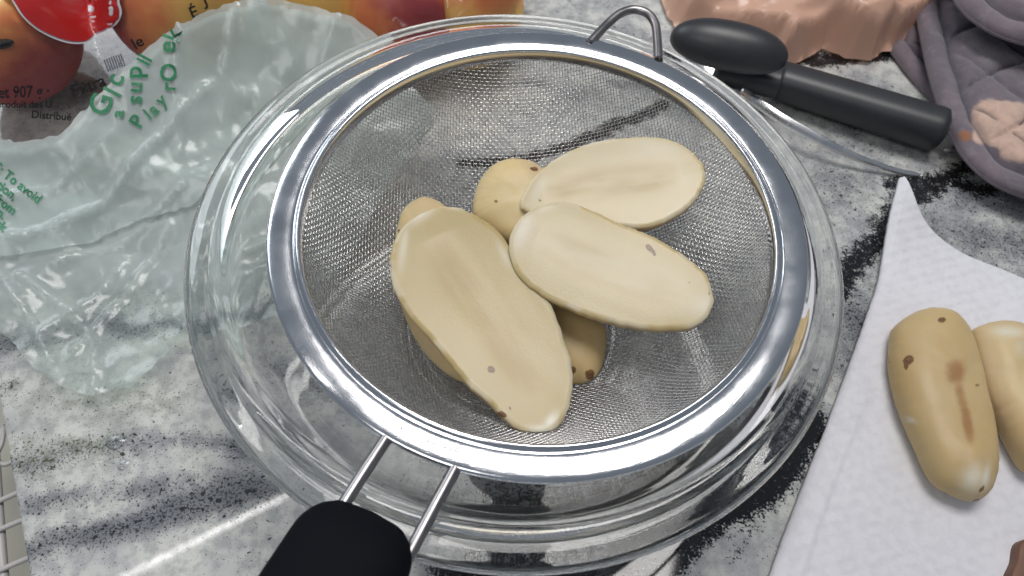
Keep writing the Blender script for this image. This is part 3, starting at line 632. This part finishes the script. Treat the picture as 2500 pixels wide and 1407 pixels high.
for l, wd, hg in (([(552, 6), (505, 90), (440, 190)], 1.0, 2.2), ([(600, 0), (560, 120), (528, 230), (500, 330)], 1.2, 2.4), ([(650, 10), (585, 120), (545, 250)], .8, 1.8), ([(690, 40), (640, 110), (600, 160)], .9, 1.4),
                  ([(820, 60), (740, 130), (660, 200), (600, 300)], 1.1, 1.8), ([(470, 110), (520, 240), (505, 350), (470, 430)], 1.3, 2.4), ([(560, 330), (430, 420), (280, 540), (100, 610), (-60, 640)], 1.6, 3.0),
                  ([(470, 500), (300, 600), (150, 650)], 1.0, 1.8), ([(420, 560), (330, 680), (250, 760), (180, 850)], 1.1, 2.2), ([(20, 690), (90, 800), (120, 880)], 1.0, 2.2), ([(60, 690), (180, 760), (230, 850), (225, 950)], 1.0, 2.4),
                  ([(300, 640), (220, 720), (110, 800)], .9, 1.6), ([(0, 540), (160, 520), (330, 430)], 1.2, 1.6), ([(350, 300), (300, 370), (200, 400), (60, 380)], 1.2, 2.0), ([(860, 220), (760, 380), (700, 520)], 1.0, 1.6), ([(940, 320), (860, 430)], .9, 1.4),
                  ([(700, 560), (600, 610), (500, 640)], 1.0, 1.8), ([(690, 640), (590, 660), (470, 740)], .8, 1.6), ([(380, 720), (440, 790)], .7, 1.4), ([(120, 420), (260, 350), (330, 330)], .8, 1.2)):
    FOLDS.append(([tuple(at(px, py, .012)[:2]) for px, py in l], wd * .001, hg * .001))
def folds(x, y):
    wx = x + .004 * (fbm(x * 40, y * 40, 91, 2) - .5); wy = y + .004 * (fbm(x * 40 + 5, y * 40, 92, 2) - .5); t = 0 * x
    for l, wd, hg in FOLDS:
        d = seg_dist(wx, wy, l); t = t + hg * np.exp(-np.abs(d / wd) ** 1.3) + .25 * hg * np.exp(-(d / (wd * 4)) ** 2)
    return t
def green_h(x, y):
    x = np.asarray(x, float); y = np.asarray(y, float)
    rad = np.hypot(x, y)
    base = 0.004 + 0.010 * sstep(.30, .75, fbm(x * 7, y * 7, 15, 2))
    z = base + crumple(x, y, 5, 0.085, 0.0040, 5, .05) + crumple(x + .3, y, 9, 0.040, 0.0017, 6, .04) + crumple(x + .3, y, 19, 0.015, 0.0004, 6, .08) + folds(x, y)
    # tent over the fruit bag at the back
    z = z + .076 * np.exp(-(seg_dist(x, y, TENT) / .078) ** 2)
    lim = np.where(rad < .135, np.interp(rad, [0, .052, .066, .084, .1005, .1105, .1152, .135], [.001, .0015, .009, .020, .038, .055, .066, .12]), 9)
    return np.minimum(z, np.maximum(lim, .0012))
def film(name, outl, h, step, mat, op=None, parent=None, smooth=8, ground=None):
    if smooth < 2: outl = resample(np.array(outl), 240)
    B = on_heights([p[0] for p in outl], [p[1] for p in outl], h) if ground is None else np.array([at(p[0], p[1], ground) for p in outl]); B = resample(crom(B, smooth, True), max(60, int(np.linalg.norm(np.diff(np.vstack([B, B[:1]]), axis=0), axis=1).sum() / step)))[:, :2]
    q = np.arange(len(B)); B = B + 0.0012 * np.stack([vnoise(q * .45, q * 0, 8) - .5, vnoise(q * .45, q * 0 + 5, 9) - .5], -1)
    lo, hi = B.min(0), B.max(0); gx, gy = np.meshgrid(np.arange(lo[0], hi[0], step), np.arange(lo[1], hi[1], step)); g = np.stack([gx.ravel(), gy.ravel()], -1)
    rng = np.random.default_rng(3); g = g + rng.uniform(-.3, .3, g.shape) * step
    x1, y1 = B[:, 0], B[:, 1]; x2, y2 = np.roll(x1, -1), np.roll(y1, -1); ins = np.zeros(len(g), bool)
    for a, b, c, d in zip(x1, y1, x2, y2):
        cr = ((b > g[:, 1]) != (d > g[:, 1])) & (g[:, 0] < (c - a) * (g[:, 1] - b) / (d - b + 1e-15) + a); ins ^= cr
    g = g[ins]; pts = np.vstack([B, g]); nb = len(B)
    vs, es, fs, *_ = delaunay_2d_cdt([Vector(p) for p in pts], [(i, (i + 1) % nb) for i in range(nb)], [], 1, 1e-7)
    XY = np.array([(v.x, v.y) for v in vs]); Zv = h(XY[:, 0], XY[:, 1]); V = np.column_stack([XY, Zv])
    return link(name, from_arrays(name, V, fs, {'opacity': op(V)} if op is not None else None), mat, parent)
fb_label = 'clear printed plastic bag of peaches with a red label, at the upper left'
fb = empty('fruit_bag', at(300, 60, 0), fb_label, 'bag')
film('bag_film', [(-120, -150), (-120, 335), (20, 330), (120, 332), (260, 330), (420, 260), (560, 190), (760, 150), (900, 95), (1010, 75), (1130, 60), (1250, 40), (1300, -40), (1250, -150), (600, -240)], clear_h, .0021, M_CLEAR, None, fb)
for k, (c, r, bl) in enumerate(FR):
    if k in (2, 6): continue
    nl, ns = 40, 64; V = []; bls = []; b = np.array(bl, float); b /= np.linalg.norm(b)
    for i in range(nl):
        ph = math.pi * (i + .02) / (nl - .96)
        for j in range(ns):
            a = 2 * math.pi * j / ns; d = np.array([math.sin(ph) * math.cos(a), math.sin(ph) * math.sin(a), math.cos(ph)])
            rr = r * (1 - 0.16 * math.exp(-(ph / .28) ** 2) - 0.035 * math.exp(-((math.cos(a - 1.0) - 1) / .04) ** 2) * math.sin(ph))
            V.append(c + rr * d); bls.append(0.22 + 0.78 * float(d @ b))
    lab = ('peach with a dark stem hollow at the far left of the clear bag', 'yellow and red peach right of the red label', '', 'yellow peach mostly covered by the green bag', 'orange peach behind the left part of the far bowl rim', 'dark red peach behind the middle of the far bowl rim')[k]
    me = quads_fast('peach', V, grid_faces(nl, ns, True), dict(blush=bls)); o = link('peach', me, M_FRU); tag(o, lab, 'peach', 'peaches in the clear bag')
    if k == 0:
        pp = on_height(6, 108, lambda x, y: c[2] + np.sqrt(np.maximum(r * r - (x - c[0]) ** 2 - (y - c[1]) ** 2, 0)), .06)
        d = pp - c; d /= np.linalg.norm(d)
        link('stem_scar', tube('stem_scar', [c + d * r * q + np.array([.004, .002, 0]) * t for q, t in ((1.0, -1), (1.012, -.5), (1.015, 0), (1.012, .7), (1.0, 1.2))], [.0006, .0022, .0026, .002, .0006], 10), M_INK, o)

def poly_on(name, pts, h, mat, parent, lift, n=10, dens=0.004):
    C = resample(crom(pts, n, True), 160); cen = C.mean(0); V = []; K = 12
    for i in range(K + 1):
        s = i / K
        for p in C: V.append(cen + (p - cen) * s)
    V = np.array(V); Q = on_heights(V[:, 0], V[:, 1], h); d = CAM - Q; W3 = Q + d / np.linalg.norm(d, axis=1)[:, None] * lift
    return link(name, from_arrays(name, W3, grid_faces(K + 1, 160, True)), mat, parent)
hl = lambda x, y: clear_h(x, y)
heart = [(8, -30), (28, 0), (52, 38), (86, 70), (130, 94), (175, 107), (215, 104), (240, 84), (258, 76), (284, 60), (297, 34), (292, 8), (276, -22), (150, -60)]
poly_on('label_border', heart, hl, M_WHITE, fb, .0010)
hc = np.array(heart, float); cc = hc.mean(0)
poly_on('red_label', [tuple(cc + (p - cc) * (1 - 6.5 / np.linalg.norm(p - cc))) for p in hc], hl, M_RED, fb, .0016)

def lettering(name, items, h, mat, parent, lift):
    """items: (text, px, py, size_px, angle_deg [, x-squash]) laid on the film"""
    for it in items:
        VV = []; FF = []
        txt, px, py, size, rot = it[:5]; sq = it[5] if len(it) > 5 else 1.0; bold = it[6] if len(it) > 6 else 0.02
        cu = bpy.data.curves.new('lettering', 'FONT'); cu.body = txt; cu.size = 1.0; cu.resolution_u = 3; cu.offset = bold
        ob = bpy.data.objects.new('lettering', cu); COL.objects.link(ob); bpy.context.view_layer.update()
        me = bpy.data.meshes.new_from_object(ob.evaluated_get(bpy.context.evaluated_depsgraph_get()))
        b = len(VV); ca, sa = math.cos(R(rot)), math.sin(R(rot))
        vc = np.array([v.co[:2] for v in me.vertices]); x, y = vc[:, 0] * size * sq, vc[:, 1] * size
        Q = on_heights(px + x * ca - y * sa, py - (x * sa + y * ca), h); d = CAM - Q; VV += list(Q + d / np.linalg.norm(d, axis=1)[:, None] * lift)
        FF += [tuple(b + i for i in p.vertices) for p in me.polygons]
        bpy.data.objects.remove(ob); bpy.data.curves.remove(cu); bpy.data.meshes.remove(me)
        link(name, from_arrays(name, VV, FF), mat, parent, False)
lettering('printed_text', [('et 907 g ·', -4, 240, 40, 2, .82), ('Extra', 180, 238, 42, 21, .95), ('É', 468, 46, 40, 22), ('J', 500, 14, 40, 22), ('produit des U', -8, 263, 24, 0), ('Distribué', 76, 288, 26, -4), ('le', 330, 122, 40, 30)], hl, M_INK, fb, .0022)
lettering('barcode', [('IIIIIIII', 262, 176, 44, 20, .55)], hl, M_BAR, fb, .0012)

# ------------------------------------------------------------------ green produce bag
GOUT = [(-140, 330), (-20, 338), (60, 348), (150, 328), (235, 238), (330, 140), (400, 86), (480, 42), (560, 5), (640, -18), (720, 8), (800, 26), (860, 42), (925, 88), (966, 128), (985, 175), (1020, 232), (1062, 262), (1052, 315), (1000, 385), (940, 460), (890, 550), (840, 650), (770, 720), (690, 770), (560, 812), (440, 835), (390, 880), (320, 945), (225, 968), (150, 942), (75, 892), (20, 822), (-140, 700)]
gb = empty('green_bag', at(300, 500, 0), 'thin pale green produce bag with green lettering, spread left of the bowl', 'bag')
def g_op(V):
    uv = pix(V); o_ = 0.72 - 0.50 * sstep(560, 860, uv[:, 1] + 0.15 * uv[:, 0]) + .28 * np.clip(folds(V[:, 0], V[:, 1]) / .003, 0, 1) + 0.16 * (fbm(uv[:, 0] / 130, uv[:, 1] / 130, 4, 3) - .5) * 2
    return np.clip(o_, .12, .85)
film('bag_film', GOUT, green_h, .0018, M_GREEN, g_op, gb, 1)
def g_op2(V):
    uv = pix(V); return np.clip(.25 * np.clip(folds(V[:, 0], V[:, 1]) / .003, 0, 1) + .46 + .26 * (fbm(uv[:, 0] / 160 + 4, uv[:, 1] / 90, 14, 3) - .5) * 2, .1, .7)
fold_h = lambda x, y: green_h(x, y) + .0030 + .0012 * (fbm(x * 20, y * 20, 88, 2) - .5)
film('folded_layer', [(-140, 345), (-20, 352), (62, 362), (152, 340), (238, 250), (334, 152), (404, 98), (486, 54), (566, 20), (640, 2), (720, 22), (800, 42), (862, 60), (905, 100), (880, 150), (760, 235), (690, 330), (600, 400), (520, 440), (470, 500), (330, 540), (230, 590), (90, 612), (-140, 650)], fold_h, .0018, M_GREEN, g_op2, gb, 1)
lettering('large_print', [('G', 262, 288, 74, 74), ('l', 290, 242, 66, 62), ('c', 296, 214, 66, 75), ('ll', 362, 164, 50, 62), ('e', 424, 132, 62, 80), ('k', 434, 106, 60, 70),
                          ('a', 300, 290, 46, 80), ('s', 344, 256, 56, 84), ('u', 345, 228, 56, 86), ('p', 346, 192, 62, 92), ('O', 428, 202, 56, 85), ('r', 426, 224, 52, 84), ('P', 342, 316, 50, 60), ('l', 366, 294, 44, 42), ('a', 376, 284, 44, 40), ('y', 396, 262, 46, 44)], fold_h, M_GINK, gb, .0012)
lettering('small_print', [('WARNING: To avoid', -122, 331, 33, -38, .92), ('of suffocation,', -104, 384, 33, -38, .92), ('keep away from', -124, 405, 33, -38, .92), ('and children.', -118, 440, 33, -38, .92), ('back', -38, 532, 33, -38, .92)], fold_h, M_GINK, gb, .0010)

# ------------------------------------------------------------------ peach coloured carrier bag
POUT = [(1618, -40), (1636, 12), (1660, 46), (1720, 60), (1800, 85), (1880, 118), (1905, 152), (1930, 142), (1985, 114), (2022, 92), (2045, 104), (2085, 120), (2140, 126), (2168, 100), (2192, 100), (2240, 66), (2300, 20), (2330, -60), (2200, -160), (1900, -190), (1680, -140)]
_pb = np.array([at(px, py, .012)[:2] for px, py in POUT]); _pbl = [tuple(p) for p in _pb] + [tuple(_pb[0])]
def peach_h(x, y):
    x = np.asarray(x, float); y = np.asarray(y, float); d = seg_dist(x, y, _pbl)
    e = sstep(0, .008, d)
    return .003 + .004 * np.sqrt(np.clip(d / .03, 0, 1)) + e * (1.0 * crumple(x, y * 1.2, 23, .095, .0125, 4, .05) + crumple(x, y, 37, .050, .0125, 5, .05) + crumple(x, y, 29, .030, .0022, 3, .05))
pb = film('peach_bag', POUT, peach_h, .0018, M_PEACH, None, None, 1, .012)
tag(pb, 'crumpled peach coloured plastic carrier bag behind the black knob', 'bag')

# ------------------------------------------------------------------ can opener
def build_opener():
    root = empty('can_opener', at(2000, 230, 0), 'charcoal can opener with oval turning knob, half behind the bowl', 'can opener')
    # knob
    a, b = at(1636, 88, .040), at(1922, 148, .040); c = (a + b) / 2; ax = b - a; Lh = np.linalg.norm(ax) / 2; ax /= 2 * Lh
    sd = np.cross([0, 0, 1], ax); sd /= np.linalg.norm(sd); up = np.array([0, 0, 1.0]); V = []; nl, ns = 44, 40
    for i in range(nl):
        t = -1 + 2 * i / (nl - 1); t = math.sin(t * math.pi / 2); rr = (1 - abs(t) ** 2.35) ** (1 / 2.1) if abs(t) < 1 else 0
        for k in range(ns):
            q = 2 * math.pi * k / ns; sz = math.sin(q); V.append(c + ax * Lh * t + sd * .0145 * rr * math.cos(q) + up * (.0150 if sz > 0 else .011) * rr * sz)
    link('knob', quads_fast('knob', V, grid_faces(nl, ns, True)), M_OPEN, root)
    # neck under the knob and the grip
    def bar(name, p0, p1, w0, w1, h0, h1, e0, e1):
        ax = p1 - p0; L = np.linalg.norm(ax); ax = ax / L; sd = np.cross([0, 0, 1], ax); sd /= np.linalg.norm(sd); up = np.cross(ax, sd); V = []; nl, ns = 40, 36
        for i in range(nl):
            t = i / (nl - 1); s = t * L; f = math.sqrt(max(1 - (1 - min(s / e0, 1)) ** 2, 0.0)) * math.sqrt(max(1 - (1 - min((L - s) / e1, 1)) ** 2, 0.0)); f = max(f, .62 if i in (0, nl - 1) else f)
            ww, hh = (w0 + (w1 - w0) * t) * f, (h0 + (h1 - h0) * t) * f
            for k in range(ns):
                q = 2 * math.pi * k / ns; ca, sa = math.cos(q), math.sin(q); e = 2 / 2.5
                V.append(p0 + ax * s + sd * ww * math.copysign(abs(ca) ** e, ca) + up * hh * math.copysign(abs(sa) ** e, sa))
        F = [tuple(f) for f in grid_faces(nl, ns, True)] + [tuple(range(ns))[::-1], tuple((nl - 1) * ns + k for k in range(ns))]
        return link(name, from_arrays(name, V, F), M_OPEN, root)
    bar('neck', at(1745, 165, .016), at(1905, 202, .016), .0095, .0100, .008, .009, .003, .001)
    bar('grip', at(1893, 193, .014), at(2306, 322, .015), .0112, .0122, .0105, .0125, .0015, .0035)
    p = at(2312, 340, .012); d = at(2312, 340, .012) - at(1893, 193, .012); d /= np.linalg.norm(d); sd = np.cross([0, 0, 1], d)
    pts = [p + d * .008 * math.cos(a) * .7 + sd * .0095 * math.sin(a) for a in np.linspace(-1.75, 1.75, 24)]
    link('hanging_ring', tube('hanging_ring', pts, .0014, 10), M_ROD, root)
build_opener()

# steel spoon whose handle tip touches the counter beside the towel
def build_spoon():
    root = empty('steel_spoon', at(2100, 400, 0), 'shiny steel spoon handle arching from under the bowl rim towards the towel corner', 'spoon')
    ctrl = [(2250, 428, .0015), (2200, 420, .0030), (2120, 396, .0065), (2040, 362, .0105), (1965, 322, .0140), (1905, 288, .0160), (1850, 252, .0165), (1810, 225, .0140)]
    C = resample(crom([at(*q) for q in ctrl], 10), 60, False); T = np.gradient(C, axis=0); T /= np.linalg.norm(T, axis=1)[:, None]
    sd = np.cross([0, 0, 1.0], T); sd /= np.linalg.norm(sd, axis=1)[:, None]; up = np.cross(T, sd)
    V = []; ns = 16
    for i in range(60):
        t = i / 59; wd = (.0013 + .0017 * min(t * 1.6, 1)) * (1 - (1 - min(t / .05, 1)) ** 2 * .9); th = .0011
        roll = R(-58); s2 = sd[i] * math.cos(roll) + up[i] * math.sin(roll); u2 = np.cross(T[i], s2)
        for k in range(ns):
            q = 2 * math.pi * k / ns; ca, sa = math.cos(q), math.sin(q)
            V.append(C[i] + s2 * wd * ca + u2 * .0012 * sa)
    F = [tuple(f) for f in grid_faces(60, ns, True)] + [tuple(range(ns))[::-1], tuple(59 * ns + k for k in range(ns))]
    link('handle', from_arrays('handle', V, F), M_SPOON, root)
    c = C[-1] + T[-1] * .020; c[2] = .0085; ax = T[-1] * [1, 1, 0]; ax /= np.linalg.norm(ax); sd = np.cross([0, 0, 1.0], ax); V = []; nr, ns = 14, 40
    for lay in (0, 1):
        for i in range(nr):
            s = i / (nr - 1) if lay == 0 else 1 - i / (nr - 1)
            for k in range(ns):
                q = 2 * math.pi * k / ns; V.append(c + ax * .026 * s * math.cos(q) + sd * .017 * s * math.sin(q) + np.array([0, 0, -.007 * (1 - s * s) - (.0009 if lay else 0)]))
    link('spoon_bowl', quads_fast('spoon_bowl', V, grid_faces(2 * nr, ns, True)), M_SPOON, root)
M_SPOON = mat_steel('spoon_steel', (0.80, 0.79, 0.80), 0.26)
build_spoon()

# ------------------------------------------------------------------ quilted oven mitt
def panel(name, edge, z0, thick, border, depth, parent, seed, top_only=False, quilt=.030, tilt=0.0):
    E = resample(crom([at(px, py, z0) for px, py in edge], 10), 170, False)[:, :2]
    T = np.gradient(E, axis=0); T /= np.linalg.norm(T, axis=1)[:, None]; Nn = np.stack([T[:, 1], -T[:, 0]], -1)
    for _ in range(60): Nn[1:-1] = (Nn[:-2] + Nn[1:-1] * 2 + Nn[2:]) / 4
    Nn /= np.linalg.norm(Nn, axis=1)[:, None]
    if np.dot(Nn.mean(0), np.array([1.0, .8])) < 0: Nn = -Nn
    ds = np.r_[border * .5 * (1 - np.cos(np.linspace(0, math.pi / 2, 12))), np.linspace(border * .5, depth, 150)[1:]]
    XY = E[:, None] + Nn[:, None] * ds[None, :, None]; X, Y = XY[..., 0], XY[..., 1]; d = np.broadcast_to(ds, X.shape)
    dd = d + .0012 * (fbm(X * 90, Y * 90, seed, 3) - .5)
    roll = np.where(d < border, np.sqrt(np.clip(1 - (1 - d / (border * .5)) ** 2, 0, 1)), 0.0); roll = np.where(d > border * .5, np.maximum(roll, .0), roll)
    wx = X + .010 * (fbm(X * 30, Y * 30, seed + 3, 2) - .5); wy = Y + .010 * (fbm(X * 30 + 9, Y * 30, seed + 4, 2) - .5)
    q1, q2 = (wx * .80 + wy * .6) / quilt, (-wx * .55 + wy * .83) / (quilt * 1.15)
    g = lambda q: np.abs(q - np.round(q))
    g1, g2 = g(q1) * quilt, g(q2) * quilt * 1.15
    puff = np.clip(np.minimum(g1, g2) / (.22 * quilt), 0, 1) ** .5 ; seam = np.exp(-((dd - border) / .0014) ** 2)
    inner = sstep(border, border * 1.5, d)
    h = thick * (roll * (d < border) * .66 + .0 ) + np.where(d >= border * .5, 0, 0)
    body = thick * (.74 + .26 * puff) * inner + thick * .56 * (1 - inner) * (d >= border * .5)
    h = np.maximum(h, body); h = h - thick * .20 * seam - .0016 * np.maximum(np.exp(-(g1 / .0012) ** 2), np.exp(-(g2 / .0012) ** 2)) * inner + .0022 * (fbm(X * 45, Y * 45, seed + 6, 3) - .5) * 2 * sstep(0, .004, d)
    crease = np.maximum(np.exp(-(g1 / .0011) ** 2) * (fbm(X * 60, Y * 60, seed + 8, 2) > .5), np.exp(-(g2 / .0011) ** 2) * (fbm(X * 60 + 4, Y * 60, seed + 9, 2) > .52)) * inner
    Zt = z0 + h + tilt * d + .003 * (fbm(X * 14, Y * 14, seed + 12, 2) - .5) * sstep(0, .02, d)
    Vt = np.stack([X, Y, Zt], -1); Vb = np.stack([X, Y, np.full_like(X, max(z0 - .001, .0008)) + tilt * d * .8], -1); n = X.size
    V = np.concatenate([Vt.reshape(-1, 3), Vb.reshape(-1, 3)]); F = grid_faces(*X.shape); K = X.shape[1]
    side = [(i * K, (i + 1) * K, (i + 1) * K + n, i * K + n) for i in range(X.shape[0] - 1)]
    uv = pix(V)
    fade = .95 * np.exp(-(((uv[:, 0] - 2440) / 75) ** 4 + ((uv[:, 1] - 300) / 62) ** 4)); fade = np.maximum(fade, .9 * np.exp(-(((uv[:, 0] - 2490) / 60) ** 4 + ((uv[:, 1] - 320) / 80) ** 4))) if not top_only else 0 * uv[:, 0]
    rust = np.exp(-((uv[:, 0] - 2357) / 22) ** 2 - ((uv[:, 1] - 333) / 17) ** 2) if not top_only else 0 * uv[:, 0]
    sm = np.clip(np.concatenate([np.maximum(seam * .7, crease * .9).ravel(), np.zeros(n)]), 0, 1)
    return link(name, quads_fast(name, V, np.concatenate([F, F[:, ::-1] + n, np.array(side)]), dict(fade=fade, rust=rust, seam=sm)), M_MITT, parent)
mt = empty('oven_mitt', at(2450, 200, 0), 'faded grey quilted oven mitt with a peach coloured scorched patch, at the right', 'oven mitt')
panel('under_layer', [(2120, 40), (2160, 105), (2200, 160), (2250, 220), (2320, 290), (2420, 330)], .003, .008, .012, .14, mt, 3, True)
panel('quilted_panel', [(2215, -90), (2228, -10), (2243, 70), (2264, 170), (2300, 285), (2350, 382), (2420, 447), (2520, 490), (2660, 530)], .016, .010, .0125, .20, mt, 1)
panel('folded_flap', [(2280, -120), (2318, -25), (2350, 28), (2400, 68), (2455, 95), (2530, 116), (2680, 150)], .042, .010, .0125, .16, mt, 2, True)

# ------------------------------------------------------------------ water drops on the counter
for (px, py, r, lab) in ((284, 1078, .0042, 'larger round water drop on the granite left of the bowl'), (302, 1134, .0027, 'smaller water drop just below the larger one on the granite')):
    c = at(px, py, 0); V = []; nl, ns = 12, 32
    for i in range(nl):
        t = i / (nl - 1); rr = r * math.sin(t * math.pi / 2) * (1 + 0); z = r * .30 * (1 - math.sin(t * math.pi / 2) ** 2) ** .8
        for k in range(ns):
            a = 2 * math.pi * k / ns; q = 1 + .10 * math.sin(2 * a + px) + .05 * math.sin(3 * a); V.append((c[0] + rr * q * math.cos(a), c[1] + rr * q * math.sin(a), .0003 + z))
    F = [tuple(f) for f in grid_faces(nl, ns, True)] + [tuple((nl - 1) * ns + k for k in range(ns))[::1]]
    tag(link('water_drop', from_arrays('water_drop', V, F), M_WAT), lab, 'water drop', 'water drops on the counter')
